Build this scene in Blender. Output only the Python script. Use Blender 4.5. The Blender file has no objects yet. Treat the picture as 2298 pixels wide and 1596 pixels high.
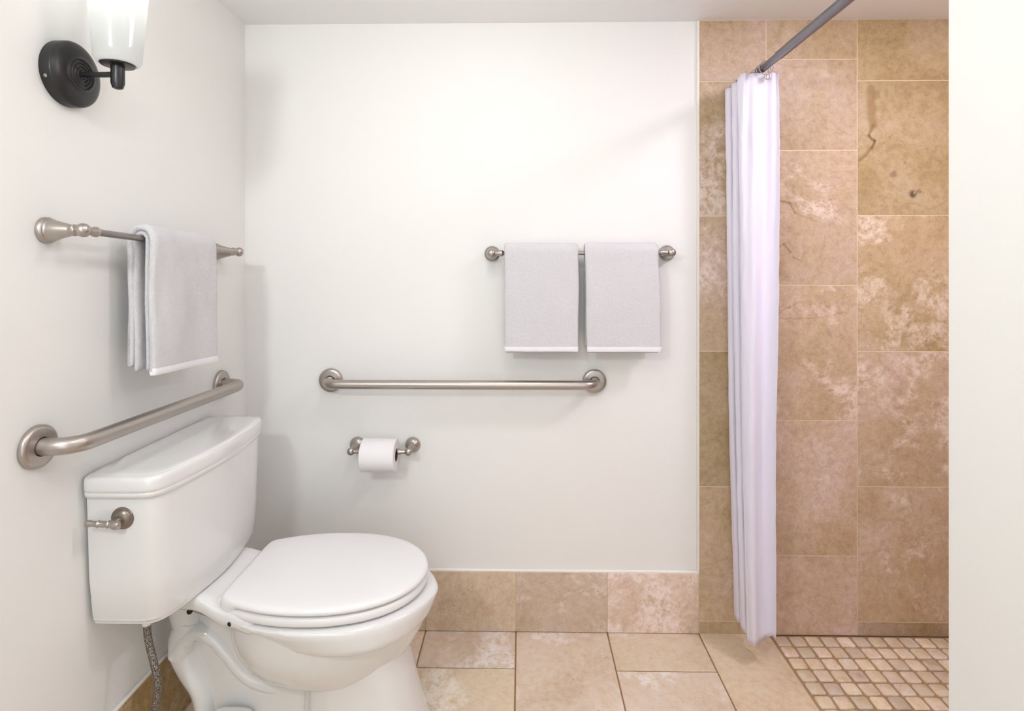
import bpy, bmesh, math, random
from mathutils import Vector, Matrix, noise

random.seed(7)
sc = bpy.context.scene
C = sc.collection
PI = math.pi

# ---------------------------------------------------------------- camera
CAM_Z = 1.216
cam_d = bpy.data.cameras.new('camera')
cam_d.sensor_width = 36.0
cam_d.lens = 36.0 * 1250.0 / 2298.0
cam_d.shift_y = -(798.0 - 602.0) / 2298.0
cam_d.clip_start = 0.02
cam = bpy.data.objects.new('camera', cam_d)
C.objects.link(cam)
cam.location = (0, 0, CAM_Z)
cam.rotation_euler = (PI / 2, 0, math.radians(0.96))
sc.camera = cam

# ---------------------------------------------------------------- world, lights, exposure
w = bpy.data.worlds.new('world')
sc.world = w
w.use_nodes = True
w.node_tree.nodes['Background'].inputs[0].default_value = (1, 1, 1, 1)
w.node_tree.nodes['Background'].inputs[1].default_value = 0.3
sc.view_settings.view_transform = 'Standard'
sc.view_settings.look = 'None'
sc.view_settings.gamma = 1.0
sc.view_settings.exposure = -0.05
sc.view_settings.use_curve_mapping = False
sc.cycles.caustics_reflective = False
sc.cycles.caustics_refractive = False
sc.cycles.use_adaptive_sampling = True
sc.cycles.adaptive_threshold = 0.07
sc.cycles.adaptive_min_samples = 20
sc.cycles.max_bounces = 8
sc.cycles.glossy_bounces = 3


def area(name, loc, rot, size, power, color, size_y=None, spread=None):
    d = bpy.data.lights.new(name, 'AREA')
    d.energy = power
    d.color = color
    d.size = size
    if size_y:
        d.shape = 'RECTANGLE'
        d.size_y = size_y
    if spread:
        d.spread = spread
    o = bpy.data.objects.new(name, d)
    C.objects.link(o)
    o.location = loc
    o.rotation_euler = rot
    return o


SCONCE_POWER = 0.42       # the sconce in view
TWIN_POWER = 3.0        # its twin beside the mirror
# unseen point fill, added to brighten the ceiling and walls
pd = bpy.data.lights.new('room_fill', 'POINT')
pd.energy = 3.4
pd.color = (1.0, 1.0, 0.985)
pd.shadow_soft_size = 0.10
pl = bpy.data.objects.new('room_fill', pd)
C.objects.link(pl)
pl.location = (-0.10, 1.18, 1.89)
area('floor_fill', (0.05, 0.55, 2.03), (0, 0, 0), 0.30, 4.0, (1.0, 0.98, 0.96), 0.30)  # unseen area fill, added to brighten the floor
# added fill light, out of view on the left, aimed at the back wall
area('back_wall_fill', (-0.70, -0.15, 1.78), (PI / 2 - 0.14, 0, -0.10), 0.14, 8.0, (0.97, 0.98, 0.985), 0.14)
# cool frontal fill light added behind the camera
area('front_fill', (0.0, -1.25, 1.15), (PI / 2, 0, 0), 1.2, 11.0, (0.84, 0.92, 1.0), 1.9)
# the lamp in the shower ceiling
area('shower_ceiling_lamp', (1.16, 1.10, 2.03), (0, 0, 0), 0.20, 9.5, (0.96, 0.86, 1.0), 0.20)


# ---------------------------------------------------------------- materials
def mat(name, color=(0.8, 0.8, 0.8), rough=0.5, metal=0.0, coat=0.0, spec=0.5, sheen=0.0):
    m = bpy.data.materials.new(name)
    m.use_nodes = True
    b = m.node_tree.nodes['Principled BSDF']
    b.inputs['Base Color'].default_value = (*color, 1)
    b.inputs['Roughness'].default_value = rough
    b.inputs['Metallic'].default_value = metal
    b.inputs['Specular IOR Level'].default_value = spec
    b.inputs['Coat Weight'].default_value = coat
    b.inputs['Coat Roughness'].default_value = 0.08
    b.inputs['Sheen Weight'].default_value = sheen
    return m


class NT:
    def __init__(s, m):
        s.nt = m.node_tree
        s.b = s.nt.nodes['Principled BSDF']

    def n(s, t, **k):
        x = s.nt.nodes.new(t)
        for a, v in k.items():
            setattr(x, a, v)
        return x

    def l(s, a, b):
        s.nt.links.new(a, b)

    def val(s, sock, v):
        if hasattr(v, 'type') and hasattr(v, 'links'):
            s.l(v, sock)
        else:
            sock.default_value = v

    def math(s, op, a, b=0.0, c=None, clamp=False):
        x = s.n('ShaderNodeMath', operation=op)
        x.use_clamp = clamp
        s.val(x.inputs[0], a)
        s.val(x.inputs[1], b)
        if c is not None:
            s.val(x.inputs[2], c)
        return x.outputs[0]

    def vmath(s, op, a, b=None, out=0):
        x = s.n('ShaderNodeVectorMath', operation=op)
        s.val(x.inputs[0], a)
        if b is not None:
            s.val(x.inputs[3] if op == 'SCALE' else x.inputs[1], b)
        return x.outputs[out]

    def noise(s, vec, scale, detail=4.0, rough=0.55, dist=0.0, color=False):
        x = s.n('ShaderNodeTexNoise')
        s.l(vec, x.inputs['Vector'])
        x.inputs['Scale'].default_value = scale
        x.inputs['Detail'].default_value = detail
        x.inputs['Roughness'].default_value = rough
        x.inputs['Distortion'].default_value = dist
        return x.outputs['Color' if color else 'Fac']

    def ramp(s, fac, stops):
        x = s.n('ShaderNodeValToRGB')
        s.l(fac, x.inputs[0])
        el = x.color_ramp.elements
        while len(el) < len(stops):
            el.new(0.5)
        for e, (p, c) in zip(el, stops):
            e.position = p
            e.color = (*c, 1) if len(c) == 3 else c
        return x.outputs[0]

    def step(s, v, lo, hi):
        x = s.n('ShaderNodeMapRange', interpolation_type='SMOOTHSTEP')
        s.val(x.inputs[0], v)
        x.inputs[1].default_value = lo
        x.inputs[2].default_value = hi
        return x.outputs[0]

    def mix(s, f, a, b, mode='MIX'):
        x = s.n('ShaderNodeMix', data_type='RGBA', blend_type=mode)
        s.val(x.inputs[0], f)
        for sock, v in ((x.inputs[6], a), (x.inputs[7], b)):
            if isinstance(v, tuple):
                sock.default_value = (*v, 1)
            else:
                s.l(v, sock)
        return x.outputs[2]

    def bump(s, h, strength, dist):
        x = s.n('ShaderNodeBump')
        x.inputs['Strength'].default_value = strength
        x.inputs['Distance'].default_value = dist
        s.l(h, x.inputs['Height'])
        s.l(x.outputs[0], s.b.inputs['Normal'])
        return x


def stone_mat(name, dark, mid, pale, patch=5.0, pale_lo=0.56, pale_hi=0.66, rough=0.42,
              seg=(), spots=(), tone=0.12, veins=0.22, rvar=0.14, pink=(0.67, 0.52, 0.43)):
    """travertine: soft clouds, pale crusts, pits, veins; 'tile' attribute varies each tile"""
    m = mat(name, mid, rough, spec=0.35)
    t = NT(m)
    tc = t.n('ShaderNodeTexCoord').outputs['Object']
    at = t.n('ShaderNodeAttribute', attribute_name='tile')
    seed = t.vmath('SCALE', at.outputs['Color'], 17.0)
    p = t.vmath('ADD', tc, seed)
    sep = t.n('ShaderNodeSeparateColor')
    t.l(at.outputs['Color'], sep.inputs[0])
    r1, r2, r3 = sep.outputs[0], sep.outputs[1], sep.outputs[2]
    # directional bedding: stretch differs from cloud to cloud
    warp = t.noise(p, 3.0, 3.0, color=True)
    pw = t.vmath('ADD', p, t.vmath('SCALE', t.vmath('SUBTRACT', warp, (0.5, 0.5, 0.5)), 0.10))
    big = t.noise(pw, patch, 7.0, 0.62, 0.12)
    fine = t.noise(pw, 48.0, 7.0, 0.72, 0.0)
    grain = t.noise(p, 190.0, 4.0, 0.6)
    col = t.ramp(big, [(0.30, dark), (0.52, mid), (0.72, pink)])
    # pale crust: big blotches broken up by fine noise
    b2 = t.noise(pw, patch * 0.9, 10.0, 0.70, 0.25)
    shift = t.math('MULTIPLY_ADD', r2, 0.22, -0.11)
    crust = t.step(t.math('ADD', b2, shift), pale_lo, pale_hi)
    crust = t.math('MULTIPLY', crust, t.step(fine, 0.30, 0.60))
    col = t.mix(t.math('MULTIPLY', crust, 0.95), col, pale)
    col = t.mix(0.55, col, t.ramp(fine, [(0.25, (0.25, 0.22, 0.20)), (0.5, (0.5, 0.5, 0.5)), (0.75, (0.72, 0.71, 0.70))]), 'OVERLAY')
    col = t.mix(0.22, col, t.ramp(grain, [(0.2, (0.25, 0.25, 0.25)), (0.8, (0.75, 0.75, 0.75))]), 'OVERLAY')
    # thin wandering veins
    v = t.noise(pw, patch * 0.5, 3.0, 0.5, 0.7)
    va = t.math('ABSOLUTE', t.math('SUBTRACT', v, 0.5))
    vein = t.math('MULTIPLY', t.math('SUBTRACT', 1.0, t.step(va, 0.002, 0.010)), t.step(big, 0.48, 0.58))
    col = t.mix(t.math('MULTIPLY', vein, veins), col, (0.36, 0.22, 0.11))
    # pits
    vo = t.n('ShaderNodeTexVoronoi')
    t.l(pw, vo.inputs['Vector'])
    vo.inputs['Scale'].default_value = 60.0
    pit = t.math('MULTIPLY', t.math('SUBTRACT', 1.0, t.step(vo.outputs['Distance'], 0.05, 0.22)), t.step(t.noise(p, 9.0, 3.0), 0.56, 0.66))
    col = t.mix(t.math('MULTIPLY', pit, 0.55), col, (0.24, 0.15, 0.08))
    # this slab's own marks: cracks (segments) and knots (spots), in metres on the wall
    if seg or spots:
        w2 = t.vmath('SCALE', t.vmath('SUBTRACT', t.noise(tc, 26.0, 4.0, color=True), (0.5, 0.5, 0.5)), 0.022)
        q = t.vmath('MULTIPLY', t.vmath('ADD', tc, w2), (1, 0, 1))
        for (ax, az, bx, bz, wd, st, c) in seg:
            ba = (bx - ax, 0, bz - az)
            L2 = ba[0] ** 2 + ba[2] ** 2
            pa = t.vmath('SUBTRACT', q, (ax, 0, az))
            h = t.math('DIVIDE', t.vmath('DOT_PRODUCT', pa, ba, 1), L2, clamp=True)
            near = t.n('ShaderNodeVectorMath', operation='SCALE')
            near.inputs[0].default_value = ba
            t.l(h, near.inputs[3])
            dd = t.vmath('LENGTH', t.vmath('SUBTRACT', pa, near.outputs[0]), None, 1)
            k = t.math('SUBTRACT', 1.0, t.step(dd, wd * 0.3, wd * 1.6))
            if c[0] > 0.6:
                k = t.math('MULTIPLY', k, t.step(fine, 0.38, 0.62))
            col = t.mix(t.math('MULTIPLY', k, st), col, c)
        for (ax, az, rx, st, c) in spots:
            dd = t.vmath('LENGTH', t.vmath('SUBTRACT', q, (ax, 0, az)), None, 1)
            k = t.math('SUBTRACT', 1.0, t.step(dd, rx * 0.35, rx))
            col = t.mix(t.math('MULTIPLY', k, st), col, c)
    # each tile a little lighter or darker, warmer or pinker
    tv = t.math('MULTIPLY_ADD', r1, tone * 2, 1.0 - tone)
    cmb = t.n('ShaderNodeCombineColor')
    t.l(tv, cmb.inputs[0])
    t.l(tv, cmb.inputs[1])
    t.l(t.math('MULTIPLY', tv, t.math('MULTIPLY_ADD', r3, rvar, 1.0 - rvar / 2)), cmb.inputs[2])
    col = t.mix(1.0, col, cmb.outputs[0], 'MULTIPLY')
    t.l(col, t.b.inputs['Base Color'])
    t.bump(t.math('ADD', fine, t.math('MULTIPLY', pit, -1.5)), 0.12, 0.003)
    return m


def paint_mat(name, color, rough=0.55):
    m = mat(name, color, rough, spec=0.3)
    t = NT(m)
    tc = t.n('ShaderNodeTexCoord').outputs['Object']
    t.bump(t.noise(tc, 120.0, 3.0), 0.05, 0.001)
    return m


def metal_mat(name, color, rough):
    m = mat(name, color, rough, metal=1.0)
    t = NT(m)
    tc = t.n('ShaderNodeTexCoord').outputs['Object']
    n1 = t.noise(tc, 300.0, 3.0)
    t.l(t.math('MULTIPLY_ADD', n1, 0.14, rough - 0.07), t.b.inputs['Roughness'])
    return m


def terry_mat(name, color):
    m = mat(name, color, 0.95, spec=0.1, sheen=0.35)
    t = NT(m)
    tc = t.n('ShaderNodeTexCoord').outputs['Object']
    a = t.noise(tc, 420.0, 3.0, 0.7)
    b = t.noise(tc, 900.0, 2.0, 0.6)
    c = t.noise(tc, 110.0, 4.0, 0.7)
    h = t.math('MULTIPLY', t.math('ADD', t.math('ADD', a, b), t.math('MULTIPLY', c, 1.8)), 0.27)
    t.bump(h, 1.0, 0.007)
    t.l(t.mix(0.5, color, t.ramp(h, [(0.0, tuple(0.80 * c_ for c_ in color)), (1.0, tuple(min(1.0, 1.06 * c_) for c_ in color))])), t.b.inputs['Base Color'])
    return m


M = {}
M['wall'] = paint_mat('wall_paint', (0.86, 0.852, 0.828))
M['ceiling'] = paint_mat('ceiling_paint', (0.90, 0.895, 0.89))
M['caulk'] = mat('caulk', (0.88, 0.85, 0.79), 0.5)
M['grout_pale'] = mat('grout_pale', (0.82, 0.68, 0.50), 0.85)
M['grout_brown'] = mat('grout_brown', (0.33, 0.19, 0.085), 0.9)
M['grout_mosaic'] = mat('grout_mosaic', (0.44, 0.29, 0.16), 0.9)
M['porcelain'] = mat('porcelain', (0.80, 0.795, 0.785), 0.14, coat=0.5)
M['seat_plastic'] = mat('seat_plastic', (0.86, 0.855, 0.85), 0.30)
M['nickel'] = metal_mat('brushed_nickel', (0.46, 0.42, 0.385), 0.34)
M['steel'] = metal_mat('satin_steel', (0.47, 0.43, 0.40), 0.36)
M['pewter'] = metal_mat('dark_nickel', (0.27, 0.235, 0.20), 0.36)
M['rod'] = metal_mat('rod_metal', (0.25, 0.25, 0.27), 0.42)
M['bronze'] = mat('dark_bronze', (0.028, 0.027, 0.028), 0.33, metal=0.35, spec=0.5)
M['black'] = mat('black_hole', (0.01, 0.009, 0.008), 0.7)
M['terry'] = terry_mat('white_terry', (0.86, 0.845, 0.87))
M['hem'] = mat('towel_hem', (0.83, 0.82, 0.85), 0.85, spec=0.1)
M['paper'] = mat('toilet_paper', (0.87, 0.86, 0.86), 0.9, spec=0.1)
M['card'] = mat('card_core', (0.16, 0.12, 0.09), 0.9)
M['curtain'] = mat('curtain_cloth', (0.79, 0.755, 0.87), 0.75, spec=0.2, sheen=0.2)
M['grommet'] = metal_mat('grommet_metal', (0.42, 0.38, 0.37), 0.35)

SEG = [  # cracks of the travertine slabs on the shower wall (x, z, x, z, half width, strength, colour)
    (1.155, 1.810, 1.160, 1.690, 0.015, 0.62, (0.36, 0.22, 0.09)),
    (1.160, 1.690, 1.150, 1.655, 0.006, 0.55, (0.25, 0.14, 0.05)),
    (1.150, 1.655, 1.170, 1.635, 0.004, 0.75, (0.16, 0.09, 0.04)),
    (1.170, 1.635, 1.160, 1.612, 0.004, 0.75, (0.16, 0.09, 0.04)),
    (1.160, 1.612, 1.120, 1.575, 0.006, 0.55, (0.25, 0.14, 0.06)),
    (0.845, 1.445, 0.885, 1.432, 0.004, 0.55, (0.28, 0.14, 0.07)),
    (0.885, 1.432, 0.910, 1.400, 0.004, 0.50, (0.30, 0.16, 0.08)),
    (0.910, 1.400, 0.975, 1.372, 0.003, 0.35, (0.35, 0.19, 0.10)),
    (0.850, 1.285, 0.870, 1.300, 0.003, 0.45, (0.30, 0.16, 0.08)),
    (0.870, 1.300, 0.890, 1.270, 0.004, 0.50, (0.26, 0.14, 0.07)),
    (0.900, 1.250, 0.925, 1.240, 0.003, 0.40, (0.30, 0.17, 0.09)),
    (0.925, 1.240, 0.945, 1.275, 0.003, 0.25, (0.32, 0.19, 0.10)),
    (0.840, 1.060, 0.885, 1.085, 0.003, 0.35, (0.33, 0.19, 0.10)),
    (0.885, 1.085, 0.930, 1.105, 0.003, 0.35, (0.33, 0.19, 0.10)),
    (0.840, 1.048, 0.960, 1.050, 0.0025, 0.35, (0.33, 0.20, 0.11)),
    (0.960, 1.050, 1.075, 1.068, 0.0025, 0.30, (0.33, 0.20, 0.11)),
    (0.900, 1.080, 1.050, 1.075, 0.018, 0.55, (0.76, 0.60, 0.50)),
    (0.950, 0.900, 1.010, 0.840, 0.016, 0.55, (0.80, 0.65, 0.53)),
    (1.010, 0.840, 1.090, 0.750, 0.010, 0.55, (0.80, 0.65, 0.53)),
    (1.020, 0.905, 1.000, 0.850, 0.010, 0.45, (0.80, 0.65, 0.53)),
    (1.190, 1.150, 1.240, 1.020, 0.020, 0.40, (0.80, 0.65, 0.53)),
    (1.170, 0.800, 1.300, 0.680, 0.022, 0.40, (0.80, 0.65, 0.53)),
]
SPOTS = [
    (1.292, 1.462, 0.017, 0.85, (0.09, 0.05, 0.03)),
    (1.297, 1.467, 0.006, 0.9, (0.55, 0.42, 0.30)),
    (1.312, 1.470, 0.012, 0.45, (0.18, 0.11, 0.06)),
    (1.228, 1.527, 0.016, 0.55, (0.20, 0.13, 0.07)),
    (1.265, 1.565, 0.010, 0.40, (0.26, 0.16, 0.08)),
    (1.120, 0.838, 0.015, 0.45, (0.36, 0.20, 0.07)),
    (0.860, 1.205, 0.022, 0.35, (0.36, 0.21, 0.12)),
    (1.175, 1.790, 0.022, 0.35, (0.28, 0.19, 0.09)),
]
M['stone_wall'] = stone_mat('travertine_wall', (0.47, 0.335, 0.18), (0.575, 0.43, 0.285), (0.78, 0.64, 0.53),
                            patch=4.2, seg=SEG, spots=SPOTS, tone=0.22, rvar=0.40)
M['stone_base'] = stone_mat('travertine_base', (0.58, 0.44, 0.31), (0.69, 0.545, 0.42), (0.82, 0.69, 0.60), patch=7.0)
M['stone_base_shaded'] = stone_mat('shaded_travertine_base', (0.42, 0.27, 0.11), (0.52, 0.35, 0.16), (0.62, 0.46, 0.26), patch=5.0, pink=(0.56, 0.40, 0.21))  # baseboard stone with the left side's warm shade put into its colour
M['stone_floor'] = stone_mat('travertine_floor', (0.66, 0.51, 0.36), (0.77, 0.635, 0.49), (0.90, 0.83, 0.76),
                             patch=3.6, pale_lo=0.50, pale_hi=0.60, rough=0.34, tone=0.06, veins=0.06, pink=(0.79, 0.65, 0.53))
M['stone_mosaic'] = stone_mat('travertine_mosaic', (0.66, 0.50, 0.31), (0.82, 0.70, 0.54), (0.90, 0.82, 0.71),
                              patch=8.0, rough=0.45, tone=0.16, pink=(0.76, 0.55, 0.42))


# ---------------------------------------------------------------- mesh helpers
def obj(name, bm, m, parent=None, smooth=None):
    me = bpy.data.meshes.new(name)
    bmesh.ops.recalc_face_normals(bm, faces=bm.faces)
    bm.to_mesh(me)
    bm.free()
    me.materials.append(m)
    if smooth is not None:
        me.shade_smooth()
        me.set_sharp_from_angle(angle=math.radians(smooth))
    o = bpy.data.objects.new(name, me)
    C.objects.link(o)
    if parent:
        o.parent = parent
    return o


def tag(o, label, cat, group=None):
    o['label'] = label
    o['category'] = cat
    if group:
        o['group'] = group
    return o


def thing(name, label, cat, loc=(0, 0, 0), group=None):
    o = bpy.data.objects.new(name, None)
    o.empty_display_size = 0.05
    C.objects.link(o)
    o.location = loc
    return tag(o, label, cat, group)


def struct(o):
    o['kind'] = 'structure'
    return o


def local(bm, parent):
    """shift world-space geometry into the parent's own space"""
    bmesh.ops.translate(bm, verts=bm.verts, vec=-Vector(parent.location))


def part(name, bm, m, parent, smooth=None):
    local(bm, parent)
    return obj(name, bm, m, parent, smooth)


def sub(name, bm, m, par, root, smooth=None):
    local(bm, root)
    return obj(name, bm, m, par, smooth)


def box(bm, x0, x1, y0, y1, z0, z1):
    vs = [bm.verts.new(p) for p in ((x0, y0, z0), (x1, y0, z0), (x1, y1, z0), (x0, y1, z0),
                                    (x0, y0, z1), (x1, y0, z1), (x1, y1, z1), (x0, y1, z1))]
    for f in ((0, 3, 2, 1), (4, 5, 6, 7), (0, 1, 5, 4), (1, 2, 6, 5), (2, 3, 7, 6), (3, 0, 4, 7)):
        bm.faces.new([vs[i] for i in f])


def loft(bm, rings, close=True, cap0=True, cap1=True):
    R = [[bm.verts.new(p) for p in r] for r in rings]
    n = len(R[0])
    for a, b in zip(R, R[1:]):
        for i in range(n if close else n - 1):
            j = (i + 1) % n
            bm.faces.new((a[i], a[j], b[j], b[i]))
    if cap0:
        bm.faces.new(R[0][::-1])
    if cap1:
        bm.faces.new(R[-1])
    return R


def frame(d):
    d = d.normalized()
    up = Vector((0, 0, 1)) if abs(d.z) < 0.9 else Vector((0, 1, 0))
    a = d.cross(up).normalized()
    return a, d.cross(a).normalized()


def lathe(bm, p, axis, prof, n=40):
    """prof: list of (distance along axis, radius)"""
    p = Vector(p)
    axis = Vector(axis).normalized()
    a, b = frame(axis)
    rings = []
    for d, r in prof:
        c = p + axis * d
        r = max(r, 0.0002)
        rings.append([c + a * math.cos(2 * PI * k / n) * r + b * math.sin(2 * PI * k / n) * r for k in range(n)])
    loft(bm, rings)


def catmull(pts, per=8):
    pts = [Vector(p) for p in pts]
    P = [2 * pts[0] - pts[1]] + pts + [2 * pts[-1] - pts[-2]]
    out = []
    for i in range(1, len(P) - 2):
        p0, p1, p2, p3 = P[i - 1:i + 3]
        for k in range(per):
            t = k / per
            out.append(0.5 * ((2 * p1) + (p2 - p0) * t + (2 * p0 - 5 * p1 + 4 * p2 - p3) * t * t + (3 * p1 - p0 - 3 * p2 + p3) * t ** 3))
    out.append(pts[-1])
    return out


def tube(bm, pts, rad, n=24, cap=True):
    """rad: number or list per point; parallel-transport frame"""
    pts = [Vector(p) for p in pts]
    rs = rad if isinstance(rad, (list, tuple)) else [rad] * len(pts)
    a = None
    rings = []
    for i, p in enumerate(pts):
        d = (pts[min(i + 1, len(pts) - 1)] - pts[max(i - 1, 0)]).normalized()
        if a is None:
            a, b = frame(d)
        else:
            a = (a - d * a.dot(d)).normalized()
            b = d.cross(a)
        rings.append([p + a * math.cos(2 * PI * k / n) * rs[i] + b * math.sin(2 * PI * k / n) * rs[i] for k in range(n)])
    loft(bm, rings, cap0=cap, cap1=cap)


def torus(bm, c, axis, R, r, n=24, k=8):
    c = Vector(c)
    a, b = frame(Vector(axis))
    ax = Vector(axis).normalized()
    V = []
    for i in range(n):
        t = 2 * PI * i / n
        d = a * math.cos(t) + b * math.sin(t)
        V.append([bm.verts.new(c + d * (R + r * math.cos(2 * PI * j / k)) + ax * r * math.sin(2 * PI * j / k)) for j in range(k)])
    for i in range(n):
        for j in range(k):
            bm.faces.new((V[i][j], V[(i + 1) % n][j], V[(i + 1) % n][(j + 1) % k], V[i][(j + 1) % k]))


def resample(poly, n):
    L = [0]
    m = len(poly)
    for i in range(m):
        L.append(L[-1] + (Vector(poly[(i + 1) % m]) - Vector(poly[i])).length)
    out = []
    j = 0
    for k in range(n):
        s = L[-1] * k / n
        while L[j + 1] < s:
            j += 1
        t = (s - L[j]) / max(L[j + 1] - L[j], 1e-9)
        out.append(Vector(poly[j]).lerp(Vector(poly[(j + 1) % m]), t))
    return out


def chaikin(poly, it):
    for _ in range(it):
        q = []
        for i in range(len(poly)):
            a, b = Vector(poly[i]), Vector(poly[(i + 1) % len(poly)])
            q += [a.lerp(b, 0.25), a.lerp(b, 0.75)]
        poly = q
    return poly


def sym_ring(half, n=72, smooth=2):
    """half outline [(x, w)...] from the back to the front, mirrored about the centre line"""
    h = [Vector((x, w_)) for x, w_ in half]
    poly = [Vector((h[0].x, 0))] + h + ([Vector((h[-1].x, 0))] if h[-1].y > 1e-6 else [])
    full = poly + [Vector((p.x, -p.y)) for p in poly[-2:0:-1]]
    ring = chaikin(full, smooth)
    return resample(ring, n)


def slab(bm, poly, to3, h, ch, lay=None, seed=None):
    """a tile: outline poly, top at height h with a small chamfer"""
    c = sum((Vector(p) for p in poly), Vector((0, 0))) / len(poly)
    rings = []
    for hh, ins in ((0, 0), (h - ch, 0), (h - ch * 0.3, ch * 0.35), (h, ch)):
        r = []
        for p in poly:
            v = Vector(p) - c
            k = max(0.0, 1 - ins / max(v.length, 1e-6) * 1.2)
            q = c + v * k
            r.append(to3(q.x, q.y, hh))
        rings.append(r)
    before = len(bm.faces)
    loft(bm, rings, cap0=False)
    bm.faces.ensure_lookup_table()
    if lay:
        for f in bm.faces[before:]:
            for lp in f.loops:
                lp[lay] = seed
    return before


def tile_bm():
    bm = bmesh.new()
    lay = bm.loops.layers.float_color.new('tile')
    return bm, lay


def rnd():
    return (random.random(), random.random(), random.random(), 1.0)


def rect_poly(x0, x1, y0, y1):
    return [(x0, y0), (x1, y0), (x1, y1), (x0, y1)]


# ---------------------------------------------------------------- the room
XL, YB, ZC = -0.935, 1.870, 2.040      # left wall, back wall, ceiling
XT = 0.590                             # where the shower tiles start on the back wall
XR, YW = 0.706, 0.932                  # face and end of the stub wall on the right
XS = 1.86                              # far side of the shower
YF = -1.40

bm = bmesh.new()
box(bm, XL - 0.1, XL, YF - 0.1, YB + 0.1, -0.1, ZC + 0.1)
struct(obj('wall_left', bm, M['wall']))
bm = bmesh.new()
box(bm, XL, XS + 0.1, YB, YB + 0.1, -0.1, ZC + 0.1)
wall_back = struct(obj('wall_back', bm, M['wall']))
bm = bmesh.new()
box(bm, XR, XS + 0.1, YF - 0.1, YW, -0.02, ZC + 0.02)
struct(obj('wall_right', bm, M['wall']))
bm = bmesh.new()
box(bm, XL, XR, YF - 0.1, YF, -0.02, ZC + 0.02)
struct(obj('wall_front', bm, M['wall']))
bm = bmesh.new()
box(bm, XS, XS + 0.1, YW, YB, -0.02, ZC + 0.02)
struct(obj('wall_shower', bm, M['stone_wall']))
bm = bmesh.new()
box(bm, XL, XS, YF, YB, ZC, ZC + 0.1)
struct(obj('ceiling', bm, M['ceiling']))

# floor: brown grout bed with stone tiles and the shower's tumbled mosaic
XM = 0.822
bm = bmesh.new()
box(bm, XL, XM - 0.002, YF, YB, -0.1, -0.003)
floor = struct(obj('floor', bm, M['grout_brown']))
bm, lay = tile_bm()
cols = [(XL + 0.002, -0.626, 1.85), (-0.626, -0.321, 1.46), (-0.321, -0.018, 1.692), (-0.018, 0.2865, 1.44), (0.2865, 0.5908, 1.688), (0.5908, XM, 1.45)]
flat = lambda x, y, h: (x, y, h - 0.004)
g = 0.002
tile_no = 0
for x0, x1, ys in cols:
    y = YB
    ny = ys
    while y > YF:
        y1 = max(ny, YF)
        tile_no += 1
        s = rnd()
        slab(bm, rect_poly(x0 + g, x1 - g, y1 + g, y - g), flat, 0.004, 0.002, lay, s)
        y = y1
        ny = y1 - 0.457
obj('stone_tiles', bm, M['stone_floor'], floor)

bm = bmesh.new()
box(bm, XM - 0.002, XS, YW, YB, -0.1, -0.005)
bed = obj('mosaic_grout', bm, M['grout_mosaic'], floor)
bm, lay = tile_bm()
pitch = 0.0512
ix = 0
x = XM + 0.004
while x < XS - 0.02:
    y = YB - 0.012
    while y > YW:
        cx, cy = x + pitch / 2, y - pitch / 2
        hw = pitch / 2 - 0.0032
        pts = []
        for k in range(16):
            t = 2 * PI * (k + 0.5) / 16
            ct, st = math.cos(t), math.sin(t)
            e = 0.30
            px = math.copysign(abs(ct) ** e, ct) * hw
            py = math.copysign(abs(st) ** e, st) * hw
            j = random.uniform(-0.0013, 0.0009)
            v = Vector((px, py))
            v = v * (1 + j / v.length)
            pts.append((cx + v.x, min(cy + v.y, YB - 0.004)))
        dh = random.uniform(-0.0008, 0.0008)
        slab(bm, pts, lambda a, b, h, dh=dh: (a, b, h - 0.005 + dh), 0.005, 0.0028, lay, rnd())
        y -= pitch
    x += pitch
obj('mosaic_tiles', bm, M['stone_mosaic'], floor, smooth=40)

# shower tiles on the back wall
bm = bmesh.new()
box(bm, XT, XS, YB - 0.008, YB, 0.0, ZC)
tg = obj('tile_grout', bm, M['grout_pale'], wall_back)
bm, lay = tile_bm()
onwall = lambda x, z, h: (x, YB - 0.008 - h, z)
gg = 0.0013
colsw = [(XT, 0.812, [1.837, 1.389, 0.940, 0.490, 0.043]), (0.812, 1.111, [1.908, 1.607, 1.160, 0.712, 0.264]),
         (1.111, 1.411, [1.836, 1.391, 0.941, 0.494, 0.046]), (1.411, 1.711, [1.607, 1.160, 0.712, 0.264]),
         (1.711, XS, [1.836, 1.391, 0.941, 0.494, 0.046])]
# how each slab looks: lightness, amount of pale crust, gold (0) to pink (1)
LOOK = {(0, 0): (0.45, 0.35, 0.70), (0, 1): (0.40, 0.75, 0.55), (0, 2): (0.55, 0.70, 0.65), (0, 3): (0.20, 0.30, 0.40), (0, 4): (0.60, 0.20, 0.60), (0, 5): (0.30, 0.20, 0.30),
        (1, 0): (0.25, 0.45, 0.25), (1, 1): (0.28, 0.30, 0.40), (1, 2): (0.45, 0.55, 0.50), (1, 3): (0.72, 0.75, 0.60), (1, 4): (0.88, 0.35, 0.75), (1, 5): (0.90, 0.25, 0.85),
        (2, 0): (0.15, 0.15, 0.02), (2, 1): (0.12, 0.20, 0.05), (2, 2): (0.50, 0.90, 0.35), (2, 3): (0.66, 1.00, 0.55), (2, 4): (0.72, 0.70, 0.55), (2, 5): (0.10, 0.60, 0.60)}
for ci, (x0, x1, zs) in enumerate(colsw):
    edges = [ZC] + zs + [0.0]
    for zi, (za, zb) in enumerate(zip(edges, edges[1:])):
        s = LOOK.get((ci, zi))
        s = (s[0] + random.uniform(-0.02, 0.02), s[1] + random.uniform(-0.02, 0.02), s[2] + random.uniform(-0.02, 0.02), 1.0) if s else rnd()
        slab(bm, rect_poly(x0 + gg, x1 - gg, zb + gg, za - gg), onwall, 0.0008, 0.0004, lay, s)
obj('shower_tiles', bm, M['stone_wall'], wall_back)
bm, lay = tile_bm()
y = YB
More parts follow.
